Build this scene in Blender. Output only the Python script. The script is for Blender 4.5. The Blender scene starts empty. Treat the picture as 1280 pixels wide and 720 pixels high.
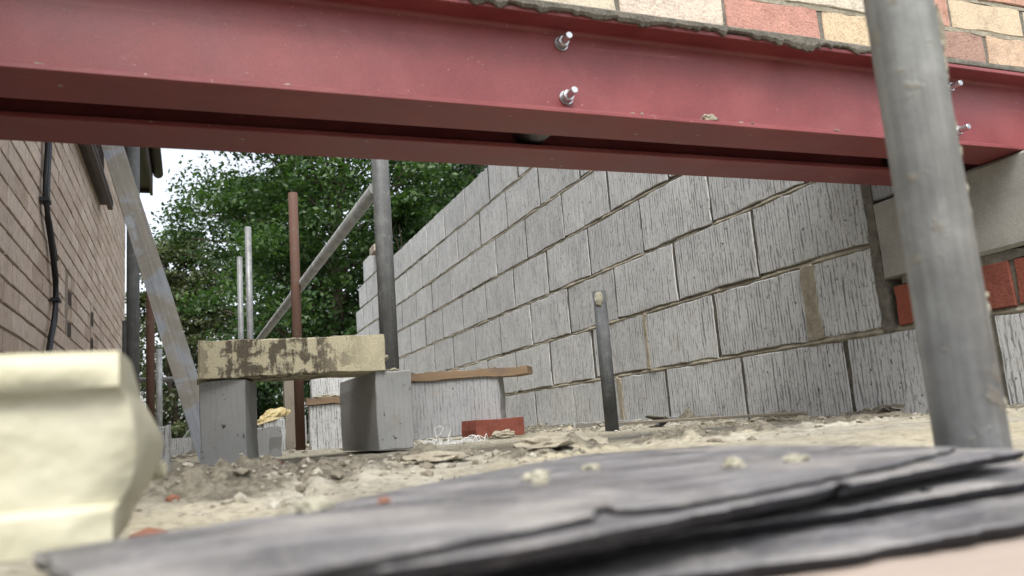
import bpy, bmesh, math, random
import numpy as np
from mathutils import Vector, Matrix

random.seed(7)
rng = np.random.default_rng(7)
scene = bpy.context.scene
col = scene.collection

# ------------------------------------------------------------------ camera
F, YAW, PITCH, ROLL, CZ = 1002.1, .38823, .16646, -.07667, .07
fw = Vector((math.sin(YAW)*math.cos(PITCH), math.cos(YAW)*math.cos(PITCH), math.sin(PITCH)))
rt0 = Vector((math.cos(YAW), -math.sin(YAW), 0)); up0 = rt0.cross(fw)
rt = rt0*math.cos(ROLL) + up0*math.sin(ROLL)
up = -rt0*math.sin(ROLL) + up0*math.cos(ROLL)
cam = bpy.data.cameras.new('camera'); co = bpy.data.objects.new('camera', cam); col.objects.link(co)
m = Matrix((rt, up, -fw)).transposed().to_4x4(); m.translation = Vector((0, 0, CZ)); co.matrix_world = m
cam.sensor_width = 36; cam.lens = F/1280*36; cam.clip_start = .01; cam.clip_end = 600
cam.dof.use_dof = True; cam.dof.focus_distance = 2.7; cam.dof.aperture_fstop = 7.0
scene.camera = co

def ray(x, y): return fw + rt*((x-640)/F) + up*((360-y)/F)
def onX(x, y, X): d = ray(x, y); return d*(X/d.x) + Vector((0, 0, CZ))
def onY(x, y, Y): d = ray(x, y); return d*(Y/d.y) + Vector((0, 0, CZ))
def onZ(x, y, Z): d = ray(x, y); return d*((Z-CZ)/d.z) + Vector((0, 0, CZ))
def dep(x, y, D): return ray(x, y)*D + Vector((0, 0, CZ))

# ------------------------------------------------------------------ world, sun, exposure
SUN_EL, SUN_AZ = math.radians(58), math.radians(200)     # azimuth clockwise from +Y: light from behind and left of the camera
w = bpy.data.worlds.new('World'); scene.world = w; w.use_nodes = True
nt = w.node_tree; bg = nt.nodes['Background']
sky = nt.nodes.new('ShaderNodeTexSky'); sky.sky_type = 'NISHITA'; sky.sun_disc = False
sky.sun_elevation = SUN_EL; sky.sun_rotation = SUN_AZ; sky.air_density = 1.0; sky.dust_density = 4.0; sky.ozone_density = 1.0
hs = nt.nodes.new('ShaderNodeHueSaturation'); hs.inputs['Saturation'].default_value = .32
nt.links.new(sky.outputs[0], hs.inputs['Color']); nt.links.new(hs.outputs[0], bg.inputs[0])
bg.inputs[1].default_value = .15
sl = bpy.data.lights.new('sun', 'SUN'); so = bpy.data.objects.new('sun', sl); col.objects.link(so)
sl.energy = 1.25; sl.angle = math.radians(28); sl.color = (1, .985, .96)
sd = Vector((math.sin(SUN_AZ)*math.cos(SUN_EL), math.cos(SUN_AZ)*math.cos(SUN_EL), math.sin(SUN_EL)))
so.rotation_euler = sd.to_track_quat('Z', 'Y').to_euler(); so.location = (-3, -4, 8)
vs = scene.view_settings; vs.view_transform = 'Standard'; vs.look = 'None'; vs.exposure = 1.27; vs.gamma = 1; vs.use_curve_mapping = False

# ------------------------------------------------------------------ material helpers
class NT:
    def __init__(s, name):
        s.m = bpy.data.materials.new(name); s.m.use_nodes = True; s.t = s.m.node_tree
        s.b = s.t.nodes['Principled BSDF']
    def n(s, typ, **kw):
        nd = s.t.nodes.new('ShaderNode'+typ)
        for k, v in kw.items():
            if k.startswith('i_'):
                key = k[2:]; nd.inputs[int(key) if key.isdigit() else key].default_value = v
            else: setattr(nd, k, v)
        return nd
    def l(s, a, b): s.t.links.new(a, b)
    def coords(s, scale=(1, 1, 1), rnd=True):
        tc = s.n('TexCoord'); v = tc.outputs['Object']
        if rnd:
            oi = s.n('ObjectInfo'); sc = s.n('VectorMath', operation='SCALE'); sc.inputs[0].default_value = (37, 53, 71)
            s.l(oi.outputs['Random'], sc.inputs['Scale'])
            ad = s.n('VectorMath', operation='ADD'); s.l(v, ad.inputs[0]); s.l(sc.outputs[0], ad.inputs[1]); v = ad.outputs[0]
        mp = s.n('Mapping'); mp.inputs['Scale'].default_value = scale; s.l(v, mp.inputs[0]); return mp.outputs[0]
    def noise(s, v, scale, detail=4, rough=.6, dist=0):
        nd = s.n('TexNoise'); nd.inputs['Scale'].default_value = scale; nd.inputs['Detail'].default_value = detail
        nd.inputs['Roughness'].default_value = rough; nd.inputs['Distortion'].default_value = dist
        s.l(v, nd.inputs['Vector']); return nd.outputs[0]
    def ramp(s, v, stops):
        nd = s.n('ValToRGB'); e = nd.color_ramp.elements
        while len(e) > 1: e.remove(e[-1])
        for i, (p, c) in enumerate(stops):
            if isinstance(c, (int, float)): c = (c, c, c)
            el = e[0] if i == 0 else e.new(p)
            el.position = p; el.color = (*c, 1)
        s.l(v, nd.inputs[0]); return nd.outputs[0]
    def mix(s, fac, a, b, mode='MIX'):
        nd = s.n('Mix', data_type='RGBA', blend_type=mode)
        for i, x in ((0, fac), (6, a), (7, b)):
            if isinstance(x, (int, float)): nd.inputs[i].default_value = x
            elif isinstance(x, tuple): nd.inputs[i].default_value = (*x, 1)
            else: s.l(x, nd.inputs[i])
        return nd.outputs[2]
    def math(s, op, a, b):
        nd = s.n('Math', operation=op)
        for i, x in ((0, a), (1, b)):
            if isinstance(x, (int, float)): nd.inputs[i].default_value = x
            else: s.l(x, nd.inputs[i])
        return nd.outputs[0]
    def rand(s):
        oi = s.n('ObjectInfo'); g = s.n('NewGeometry')
        return s.math('FRACT', s.math('ADD', oi.outputs['Random'], g.outputs['Random Per Island']), 0)
    def bump(s, h, strength=.5, dist=.003):
        nd = s.n('Bump'); nd.inputs['Strength'].default_value = strength; nd.inputs['Distance'].default_value = dist
        s.l(h, nd.inputs['Height']); s.l(nd.outputs[0], s.b.inputs['Normal'])
    def fin(s, c, rough=.85, spec=.3, metal=0):
        if isinstance(c, tuple): s.b.inputs['Base Color'].default_value = (*c, 1)
        else: s.l(c, s.b.inputs['Base Color'])
        if isinstance(rough, (int, float)): s.b.inputs['Roughness'].default_value = rough
        else: s.l(rough, s.b.inputs['Roughness'])
        s.b.inputs['Specular IOR Level'].default_value = spec; s.b.inputs['Metallic'].default_value = metal
        return s.m

def m_speckle(name, c1, c2, c3, scale=30, fine=180, rough=.9, spec=.25, bump=.5, bd=.003, rnd=True, stretch=(1, 1, 1)):
    t = NT(name); v = t.coords(stretch, rnd)
    a = t.noise(v, scale, 6, .65); b = t.noise(v, fine, 4, .7)
    c = t.ramp(a, [(.3, c1), (.5, c2), (.72, c3)])
    c = t.mix(.55, c, t.ramp(b, [(.3, .45), (.55, 1), (.8, 1.15)]), 'MULTIPLY')
    h = t.math('ADD', a, t.math('MULTIPLY', b, .5)); t.bump(h, bump, bd)
    return t.fin(c, rough, spec)

def m_block(name, lo, hi, tint=(1, 1, 1), comb=1.0, axis=1):
    """aerated block with a combed face: fine vertical grooves and pits"""
    t = NT(name); v = t.coords((1, 1, 1))
    def band(scale, a, b, det=3, dist=.4):
        mp = t.n('Mapping'); mp.inputs['Scale'].default_value = scale; t.l(v, mp.inputs[0])
        return t.ramp(t.noise(mp.outputs[0], 1.0, det, .6, dist), [(a, 0), (b, 1)])
    sx = t.n('SeparateXYZ'); t.l(v, sx.inputs[0]); cx = t.n('CombineXYZ'); t.l(t.math('ADD', sx.outputs[0], sx.outputs[1]), cx.inputs[1]); t.l(t.math('MULTIPLY', sx.outputs[2], .12), cx.inputs[2])
    wv = t.n('TexWave', wave_type='BANDS', bands_direction='Y'); t.l(cx.outputs[0], wv.inputs[0])
    wv.inputs['Scale'].default_value = 23; wv.inputs['Distortion'].default_value = 5.5; wv.inputs['Detail'].default_value = 3; wv.inputs['Detail Scale'].default_value = 2.2; wv.inputs['Detail Roughness'].default_value = .6
    groove = t.math('MAXIMUM', t.ramp(wv.outputs['Fac'], [(.08, 0), (.34, 1)]), band((60, 60, 12), .40, .60))
    g2 = band((230, 230, 55), .37, .43, 3, .6)
    soft = band((70, 70, 3), .35, .65, 2)
    pit = t.ramp(t.noise(v, 58, 4, .6), [(.30, 0), (.345, 1)])
    tone = t.ramp(t.noise(v, 5, 4), [(.3, lo), (.7, hi)])
    oi = t.n('ObjectInfo')
    tone = t.mix(1.0, tone, t.ramp(oi.outputs['Random'], [(0, .92), (.5, 1.0), (1, 1.05)]), 'MULTIPLY')
    tone = t.mix(.07*comb, tone, soft, 'MULTIPLY')
    c = t.mix(t.math('MULTIPLY', t.math('SUBTRACT', 1.0, groove), .72*comb), tone, (.07, .07, .065))
    c = t.mix(t.math('MULTIPLY', t.math('SUBTRACT', 1.0, g2), .6*comb), c, (.09, .09, .085))
    c = t.mix(t.math('MULTIPLY', t.math('SUBTRACT', 1.0, pit), .85), c, (.03, .03, .027))
    dirt = t.ramp(t.noise(v, 11, 5, .7), [(.58, 0), (.75, .5)])
    c = t.mix(dirt, c, (.28, .25, .19))
    c = t.mix(1.0, c, tint, 'MULTIPLY')
    h = t.math('ADD', t.math('ADD', t.math('MULTIPLY', groove, comb), t.math('MULTIPLY', g2, .4*comb)), t.math('MULTIPLY', pit, 1.2)); t.bump(h, .5, .003)
    return t.fin(c, .92, .2)

def m_brick(name, stops, coldriven=False, fine=300, mott=25):
    t = NT(name); v = t.coords()
    n1 = t.noise(v, mott, 5, .65); n2 = t.noise(v, fine, 3, .7)
    if coldriven:
        oi = t.n('ObjectInfo'); base = oi.outputs['Color']
    else:
        base = t.ramp(t.rand(), stops)
    c = t.mix(.8, base, t.ramp(n1, [(.25, (.62, .58, .55)), (.5, (1, 1, 1)), (.78, (1.2, 1.16, 1.1))]), 'MULTIPLY')
    c = t.mix(.6, c, t.ramp(n2, [(.3, .5), (.5, 1), (.75, 1.25)]), 'MULTIPLY')
    t.bump(t.math('ADD', n1, t.math('MULTIPLY', n2, .8)), .7, .004)
    return t.fin(c, .93, .2)

def m_steel():
    t = NT('red_oxide_primer'); v = t.coords((1, 1, 1), False)
    n1 = t.noise(v, 7, 5, .6); n2 = t.noise(v, 600, 2, .6); mp = t.n('Mapping'); mp.inputs['Scale'].default_value = (1.2, 40, 40); t.l(v, mp.inputs[0])
    st = t.noise(mp.outputs[0], 1.5, 4, .6)
    c = t.ramp(n1, [(.25, (.15, .030, .032)), (.5, (.195, .042, .044)), (.8, (.245, .060, .060))])
    c = t.mix(.6, c, t.ramp(n2, [(.3, .6), (.6, 1.15)]), 'MULTIPLY')
    c = t.mix(t.ramp(t.noise(v, 3.2, 5, .65, 1.5), [(.48, 0), (.7, .22)]), c, (.29, .105, .105))
    c = t.mix(t.ramp(t.noise(v, 95, 4, .7), [(.69, 0), (.73, .8)]), c, (.45, .33, .28))
    c = t.mix(t.ramp(st, [(.62, 0), (.75, .3)]), c, (.36, .16, .15))
    sc = t.n('Mapping'); sc.inputs['Scale'].default_value = (9, 30, 30); sc.inputs['Rotation'].default_value = (0, .5, .4); t.l(v, sc.inputs[0])
    sn = t.noise(sc.outputs[0], 3.0, 5, .75, 1.2)
    c = t.mix(t.ramp(sn, [(.67, 0), (.71, .6)]), c, (.42, .34, .28))
    t.bump(t.math('ADD', n2, t.math('MULTIPLY', n1, 2)), .12, .002)
    return t.fin(c, t.ramp(n1, [(.3, .38), (.7, .52)]), .45)

def m_galv(name, base=(.30, .31, .31), dark=(.15, .155, .155), rust=0., rough=.5, metal=.55, splash=.8):
    t = NT(name); v = t.coords((1, 1, 1))
    n1 = t.noise(v, 16, 5, .65); mp = t.n('Mapping'); mp.inputs['Scale'].default_value = (120, 120, 5); t.l(v, mp.inputs[0])
    st = t.noise(mp.outputs[0], 1, 4, .6)
    c = t.ramp(n1, [(.3, dark), (.55, base), (.8, tuple(min(1, x*1.5) for x in base))])
    c = t.mix(.5, c, t.ramp(st, [(.3, .55), (.6, 1.15)]), 'MULTIPLY')
    spl = t.ramp(t.noise(v, 38, 4, .6), [(.60, 0), (.68, splash)])
    c = t.mix(spl, c, (.36, .33, .27))
    if rust: c = t.mix(t.ramp(t.noise(v, 22, 5, .7), [(.5-rust*.4, 0), (.62-rust*.35, 1)]), c, (.095, .05, .034))
    t.bump(t.math('ADD', n1, t.math('MULTIPLY', spl, 1.5)), .35, .002)
    nd = t.math('MULTIPLY', t.math('SUBTRACT', 1.0, spl), metal); t.l(nd, t.b.inputs['Metallic'])
    m_ = t.fin(c, rough, .4); t.l(nd, t.b.inputs['Metallic']); return m_

def m_wood(name, c1, c2, stretch=(3, 60, 60), rough=.8):
    t = NT(name); v = t.coords(stretch)
    n = t.noise(v, 1.5, 6, .65, .6); v2 = t.coords((1, 1, 1)); s = t.noise(v2, 11, 4, .6)
    c = t.mix(n, c1, c2); c = t.mix(t.ramp(s, [(.55, 0), (.7, .6)]), c, tuple(x*.45+.05 for x in c1))
    t.bump(n, .35, .002); return t.fin(c, rough, .3)

M = {}
M['block'] = m_block('combed_block', (.455, .465, .463), (.555, .565, .558))
M['block_grey'] = m_block('plain_grey_block', (.29, .30, .30), (.37, .375, .37), comb=.14)
M['block_comb_dark'] = m_block('combed_block_dusty', (.28, .29, .30), (.37, .38, .385), comb=.6)
M['mortar'] = m_speckle('mortar', (.22, .195, .145), (.29, .262, .20), (.37, .338, .265), 30, 160, bump=.9, bd=.006)
M['mortar_dark'] = m_speckle('wet_mortar', (.10, .09, .075), (.15, .138, .115), (.215, .195, .16), 40, 200, bump=.9, bd=.006)
M['joint_shade'] = m_speckle('joint_shade', (.05, .045, .036), (.085, .078, .062), (.16, .145, .115), 35, 160)  # perpend mortar strips, recess shade painted into their dark colour
M['house_brick'] = m_brick('buff_brown_brick', [(0, (.46, .36, .29)), (.3, (.54, .435, .355)), (.6, (.58, .475, .395)), (.8, (.62, .52, .44)), (1, (.50, .41, .345))])
M['house_mortar'] = m_speckle('old_mortar', (.22, .18, .14), (.29, .24, .19), (.36, .305, .245), 30, 160)
M['tint_brick'] = m_brick('facing_brick', None, True, 240, 30)
M['red_brick'] = m_brick('red_engineering_brick', [(0, (.20, .064, .043)), (.5, (.25, .076, .048)), (1, (.18, .062, .046))], fine=220)
M['primer'] = m_steel()
M['galv'] = m_galv('galvanised_tube', (.36, .375, .37), (.23, .24, .24), rough=.55, metal=.2)
M['galv_pale'] = m_galv('pale_tube', (.20, .205, .205), (.12, .125, .125), metal=.2, splash=.3)
M['prop'] = m_galv('dull_grey_tube', (.105, .108, .106), (.07, .072, .072), rough=.75, metal=.1, splash=.2)
M['black_tube'] = m_galv('dark_tube', (.085, .09, .092), (.05, .053, .055), rough=.8, metal=0, splash=.12)
M['rust'] = m_galv('rusty_tube', (.10, .07, .055), (.055, .036, .03), .45, .8, .1, .15)
M['zinc'] = NT('bright_zinc').fin((.50, .51, .52), .36, .5, .9)
M['concrete'] = m_speckle('cast_concrete', (.24, .235, .21), (.30, .292, .265), (.36, .35, .32), 14, 260, bump=.25, bd=.002)
M['stone_slab'] = None
t = NT('muddy_yellow_block'); v = t.coords((1, 1, 1)); a = t.noise(v, 26, 6, .72, .6); mp = t.n('Mapping'); mp.inputs['Scale'].default_value = (45, 45, 9); t.l(v, mp.inputs[0]); b = t.noise(mp.outputs[0], 1, 5, .65)
g = t.noise(v, 210, 3, .7)
mask = t.ramp(t.math('ADD', t.math('MULTIPLY', a, .55), t.math('MULTIPLY', b, .45)), [(.47, 1), (.53, 0)])
tc = t.n('TexCoord'); sx = t.n('SeparateXYZ'); t.l(tc.outputs['Generated'], sx.inputs[0])
mask = t.math('MULTIPLY', mask, t.ramp(sx.outputs[0], [(0, .35), (.14, 1), (.62, 1), (.88, .15)]))
c = t.mix(mask, t.ramp(g, [(.3, (.52, .47, .32)), (.7, (.70, .645, .47))]), t.ramp(g, [(.3, (.10, .085, .06)), (.7, (.19, .165, .125))]))
t.bump(t.math('ADD', t.math('MULTIPLY', mask, .8), g), .6, .004); M['stone_slab'] = t.fin(c, .9, .2)
t = NT('cream_foam'); v = t.coords((1, 1, 1)); a = t.noise(v, 9, 4, .5); b = t.noise(v, 24, 3, .5)
M['foam'] = None; t.bump(b, .6, .010); M['foam'] = t.fin(t.ramp(a, [(.3, (.38, .35, .225)), (.5, (.41, .387, .27)), (.7, (.435, .415, .315))]), .5, .4)
M['yellow_foam'] = m_speckle('yellow_foam', (.42, .29, .10), (.62, .52, .28), (.74, .68, .45), 40, 200, bump=.9, bd=.008)
M['grey_board'] = None
t = NT('weathered_board'); v = t.coords((1, 1, 1)); a = t.noise(v, 5.5, 5, .6, .8); mp = t.n('Mapping'); mp.inputs['Scale'].default_value = (90, 90, 3); t.l(v, mp.inputs[0]); b = t.noise(mp.outputs[0], 1, 5, .65, .4)
c = t.ramp(a, [(.33, (.20, .22, .245)), (.47, (.245, .262, .28)), (.53, (.225, .21, .175)), (.62, (.20, .185, .155)), (.68, (.26, .275, .29))])
c = t.mix(.6, c, t.ramp(b, [(.3, .5), (.6, 1.15)]), 'MULTIPLY'); t.bump(b, .3, .002); M['grey_board'] = t.fin(c, .7, .35)
M['timber'] = m_wood('stained_timber', (.15, .095, .055), (.27, .195, .125))
M['pink_board'] = m_wood('pale_pinkish_board', (.25, .20, .165), (.36, .305, .26), (4, 90, 90))
M['post'] = m_wood('grey_post', (.22, .19, .15), (.32, .29, .24), (60, 60, 3))
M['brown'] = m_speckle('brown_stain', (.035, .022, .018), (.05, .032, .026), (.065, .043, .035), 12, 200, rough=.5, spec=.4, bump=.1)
M['glass'] = NT('window_glass').fin((.25, .32, .36), .05, .8)
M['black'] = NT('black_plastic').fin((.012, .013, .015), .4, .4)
M['terracotta'] = m_speckle('terracotta', (.15, .062, .04), (.20, .088, .055), (.25, .125, .085), 30, 200)
M['pink_plastic'] = NT('pink_plastic').fin((.38, .09, .08), .5, .4)
M['wire'] = NT('white_wire').fin((.62, .62, .60), .5, .4)
M['crumb'] = m_speckle('pale_mortar_crumb', (.26, .245, .18), (.34, .325, .25), (.42, .405, .33), 50, 300, bump=.8, bd=.005)
t = NT('slate'); v = t.coords((1, 1, 1)); mp = t.n('Mapping'); mp.inputs['Scale'].default_value = (14, 40, 14); mp.inputs['Rotation'].default_value = (0, 0, .5); t.l(v, mp.inputs[0])
a = t.noise(mp.outputs[0], 1, 6, .65, .5); b = t.noise(v, 90, 4, .65); d = t.noise(v, 11, 5, .6)
c = t.ramp(a, [(.3, (.05, .049, .052)), (.5, (.12, .118, .122)), (.7, (.24, .236, .238))]); c = t.mix(t.ramp(d, [(.5, 0), (.70, .75)]), c, (.33, .31, .28))
c = t.mix(.4, c, t.ramp(b, [(.3, .5), (.6, 1.1)]), 'MULTIPLY')
c = t.mix(t.ramp(t.noise(v, 240, 3, .7), [(.60, 0), (.68, .7)]), c, (.40, .38, .34))
t.bump(t.math('ADD', a, t.math('MULTIPLY', b, .5)), .8, .006); M['slate'] = t.fin(c, t.ramp(a, [(.3, .42), (.7, .62)]), .5)
M['slate_edge_shade'] = m_speckle('broken_slate_edge_shade', (.012, .012, .014), (.022, .021, .024), (.04, .038, .042), 60, 300, rough=.7)  # broken rim, with the shade of the slate gaps put into its colour
t = NT('dusty_floor'); v = t.coords((1, 1, 1), False); at = t.n('Attribute'); at.attribute_name = 'mortar'
a = t.noise(v, 9, 6, .65); b = t.noise(v, 85, 5, .7); d = t.noise(v, 2.2, 3, .5)
c = t.ramp(a, [(.3, (.20, .185, .145)), (.48, (.29, .272, .22)), (.6, (.36, .342, .285)), (.75, (.42, .40, .345))])
c = t.mix(t.ramp(d, [(.42, 0), (.6, .7)]), c, (.34, .305, .21))
c = t.mix(t.ramp(t.noise(v, 40, 5, .7), [(.56, 0), (.66, .75)]), c, (.22, .195, .15))
mm = t.math('ADD', at.outputs['Fac'], t.math('MULTIPLY', t.math('SUBTRACT', t.noise(v, 24, 5, .7), .5), .9))
c = t.mix(t.ramp(mm, [(.42, 0), (.6, 1)]), c, t.ramp(b, [(.3, (.095, .085, .065)), (.6, (.165, .15, .115)), (.8, (.23, .21, .165))]))
c = t.mix(.7, c, t.ramp(b, [(.3, .4), (.55, 1.1)]), 'MULTIPLY')
t.bump(t.math('ADD', t.math('MULTIPLY', a, .6), b), .8, .006); M['floor'] = t.fin(c, .93, .2)
M['ground'] = m_speckle('grass_and_earth', (.05, .07, .025), (.08, .10, .04), (.14, .12, .07), 1.5, 30, bump=.5, bd=.05, rnd=False)
M['roof'] = m_speckle('brown_roof_tile', (.09, .06, .045), (.12, .08, .06), (.15, .10, .08), 8, 90)
M['gravel'] = None
t = NT('rubble'); c = t.ramp(t.rand(), [(0, (.16, .14, .105)), (.35, (.21, .19, .15)), (.7, (.30, .28, .225)), (1, (.38, .36, .31))])
v = t.coords(); t.bump(t.noise(v, 200, 3), .6, .003); M['gravel'] = t.fin(c, .93, .2)
def m_leaf(name, c0, c1, c2):
    t = NT(name); v = t.coords((1, 1, 1), False); cn = t.noise(v, 1.4, 3, .6)
    c = t.ramp(t.math('ADD', t.math('MULTIPLY', t.rand(), .55), t.math('MULTIPLY', t.math('SUBTRACT', cn, .28), 1.05)), [(0, c0), (.55, c1), (.9, c2), (1, tuple(x*1.35 for x in c2))])
    m_ = t.fin(c, .5, .35)
    tr = t.n('BsdfTranslucent'); t.l(t.mix(1, c, (1.3, 1.5, .6), 'MULTIPLY'), tr.inputs[0])
    mx = t.n('MixShader', i_Fac=.3); out = t.t.nodes['Material Output']
    t.l(t.b.outputs[0], mx.inputs[1]); t.l(tr.outputs[0], mx.inputs[2]); t.l(mx.outputs[0], out.inputs[0]); return m_
M['leaf_a'] = m_leaf('oak_leaf', (.016, .036, .011), (.036, .075, .021), (.075, .128, .036))
M['leaf_b'] = m_leaf('dark_leaf', (.012, .028, .011), (.026, .055, .020), (.055, .095, .032))
M['leaf_c'] = m_leaf('grey_green_leaf', (.04, .055, .025), (.075, .09, .045), (.11, .13, .06))
M['bark'] = m_speckle('bark', (.05, .038, .028), (.085, .066, .05), (.13, .105, .08), 14, 80, bump=.9, bd=.02, stretch=(3, 3, .6))

# ------------------------------------------------------------------ mesh helpers
def link(name, me, mat=None, parent=None, loc=None, rot=None):
    o = bpy.data.objects.new(name, me); col.objects.link(o)
    if mat is not None and me is not None and not me.materials: me.materials.append(M[mat] if isinstance(mat, str) else mat)
    if parent: o.parent = parent
    if loc is not None: o.location = loc
    if rot is not None: o.rotation_euler = rot
    return o
def tag(o, label, cat, group=None):
    o['label'] = label; o['category'] = cat
    if group: o['group'] = group
    return o
def thing(name, label, cat, loc=(0, 0, 0), rotz=0, group=None):
    o = link(name, None, loc=loc, rot=(0, 0, rotz)); o.empty_display_size = .05
    return tag(o, label, cat, group)
def mesh(vs, fs, smooth=False, name='mesh'):
    me = bpy.data.meshes.new(name); me.from_pydata([tuple(v) for v in vs], [], fs); me.update()
    bm = bmesh.new(); bm.from_mesh(me); bmesh.ops.recalc_face_normals(bm, faces=bm.faces); bm.to_mesh(me); bm.free()
    if smooth: me.polygons.foreach_set('use_smooth', [True]*len(me.polygons))
    return me
def prism(outline, axis_fn, t0, t1, bev=.0, smooth=False):
    """outline: 2D points (ccw); axis_fn(u,v,w)->xyz; w from t0 (front) to t1, front rim bevelled"""
    n = len(outline); cx = sum(p[0] for p in outline)/n; cy = sum(p[1] for p in outline)/n
    vs, fs = [], []
    sg = 1 if t1 > t0 else -1
    def ring(inset, w):
        s = len(vs)
        for (a, b) in outline:
            dx, dy = cx-a, cy-b; d = math.hypot(dx, dy) or 1
            vs.append(axis_fn(a+dx/d*inset, b+dy/d*inset, w)); 
        return s
    rings = [ring(bev*1.2, t0), ring(0, t0+sg*bev)] if bev else [ring(0, t0)]
    rings += [ring(0, t1-sg*bev), ring(bev*1.2, t1)] if bev else [ring(0, t1)]
    for r0, r1 in zip(rings, rings[1:]):
        for i in range(n): j = (i+1) % n; fs.append((r0+i, r0+j, r1+j, r1+i))
    fs.append(tuple(rings[0]+i for i in range(n))); fs.append(tuple(rings[-1]+i for i in reversed(range(n))))
    return mesh(vs, fs, smooth)
def rect_outline(L, H, nl=6, nh=3, jit=.0015, r=random):
    pts = []
    def seg(a, b, n):
        for k in range(n):
            f = k/n; j = jit if k else jit*1.4
            pts.append((a[0]+(b[0]-a[0])*f+r.uniform(-j, j), a[1]+(b[1]-a[1])*f+r.uniform(-j, j)))
    seg((0, 0), (L, 0), nl); seg((L, 0), (L, H), nh); seg((L, H), (0, H), nl); seg((0, H), (0, 0), nh); return pts
def rough_box(L, W, H, jit=.002, bev=.003, nl=5, nh=3):
    """box with x 0..L, y 0..W, z 0..H with slightly chipped edges"""
    return prism(rect_outline(L, H, nl, nh, jit), lambda u, v, w: (u, w, v), 0, W, bev)
def face_block(L, H, T, jit=.0015, bev=.002, nl=6, nh=3, sgn=1):
    """wall unit: length along y, height along z, face at x=0, body going to +x*sgn"""
    return prism(rect_outline(L, H, nl, nh, jit), lambda u, v, w: (w*sgn, u, v), 0, T, bev)
def tube_mesh(pts, rad, n=16, caps=True, jit=0, hollow=False):
    vs, fs = [], []; P = [Vector(p) for p in pts]
    rads = rad if isinstance(rad, (list, tuple)) else [rad]*len(P)
    for i, p in enumerate(P):
        d = (P[min(i+1, len(P)-1)]-P[max(i-1, 0)]).normalized()
        a = d.cross(Vector((0, 0, 1)) if abs(d.z) < .9 else Vector((1, 0, 0))).normalized(); b = d.cross(a)
        for k in range(n):
            th = 2*math.pi*k/n; rr = rads[i]*(1+random.uniform(-jit, jit))
            vs.append(p+a*math.cos(th)*rr+b*math.sin(th)*rr)
    for i in range(len(P)-1):
        for k in range(n): fs.append((i*n+k, i*n+(k+1) % n, (i+1)*n+(k+1) % n, (i+1)*n+k))
    if hollow:
        d0 = (P[-1]-P[-2]).normalized(); s = len(vs); top = (len(P)-1)*n
        for k in range(n): vs.append(P[-1]+(vs[top+k]-P[-1])*.84)
        for k in range(n): vs.append(P[-1]-d0*.06+(vs[top+k]-P[-1])*.84)
        for k in range(n):
            fs.append((top+k, top+(k+1) % n, s+(k+1) % n, s+k)); fs.append((s+k, s+(k+1) % n, s+n+(k+1) % n, s+n+k))
        fs.append(tuple(s+n+k for k in range(n))); fs.append(tuple(reversed(range(n))))
    elif caps:
        fs.append(tuple(reversed(range(n)))); fs.append(tuple((len(P)-1)*n+k for k in range(n)))
    me = mesh(vs, fs)
    me.polygons.foreach_set('use_smooth', [len(p.vertices) == 4 for p in me.polygons]); return me
def box(x0, x1, y0, y1, z0, z1): 
    vs = [(x, y, z) for x in (x0, x1) for y in (y0, y1) for z in (z0, z1)]
    return vs, [(0, 1, 3, 2), (4, 6, 7, 5), (0, 4, 5, 1), (2, 3, 7, 6), (0, 2, 6, 4), (1, 5, 7, 3)]
def boxes(lst):
    vs, fs = [], []
    for b in lst:
        v, f = box(*b); s = len(vs); vs += v; fs += [tuple(s+q for q in g) for g in f]
    return mesh(vs, fs)
def vnoise(x, y, seed=0):
    xi = np.floor(x).astype(np.int64); yi = np.floor(y).astype(np.int64); xf = x-xi; yf = y-yi
    def h(a, b):
        n = (a*374761393 + b*668265263 + seed*974711) & 0xFFFFFFFF
        n = ((n ^ (n >> 13))*1274126177) & 0xFFFFFFFF
        return ((n ^ (n >> 16)) & 0xFFFF)/65535.
    u = xf*xf*(3-2*xf); v = yf*yf*(3-2*yf)
    return (h(xi, yi)*(1-u)+h(xi+1, yi)*u)*(1-v)+(h(xi, yi+1)*(1-u)+h(xi+1, yi+1)*u)*v
def fbm(x, y, oct=4, seed=0, g=.55):
    s = 0; a = 1; tot = 0
    for o in range(oct): s = s+a*vnoise(x*2**o, y*2**o, seed+o); tot += a; a *= g
    return s/tot
def lump(rx, ry, rz, seed=0, sub=3, rough=.35, freq=3.0, flat=True):
    bm = bmesh.new(); bmesh.ops.create_icosphere(bm, subdivisions=sub, radius=1)
    for v in bm.verts:
        p = v.co.normalized()
        a = np.array([p.x*freq+seed*3.1]); b = np.array([p.y*freq+seed*1.7]); c = np.array([p.z*freq+9.])
        n = float(fbm(a+c*.7, b+c*1.3, 4, seed))-.5
        s = 1+n*rough*2
        v.co = Vector((p.x*rx*s, p.y*ry*s, p.z*rz*s))
        if flat and v.co.z < -.25*rz: v.co.z = -.25*rz
    me = bpy.data.meshes.new('lump'); bm.to_mesh(me); bm.free()
    return me

# ------------------------------------------------------------------ ground and floor
gm = mesh([(-80, -60, -.35), (140, -60, -.35), (140, 240, -.35), (-80, 240, -.35)], [(0, 1, 2, 3)])
o = link('ground', gm, 'ground'); o['kind'] = 'structure'

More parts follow.
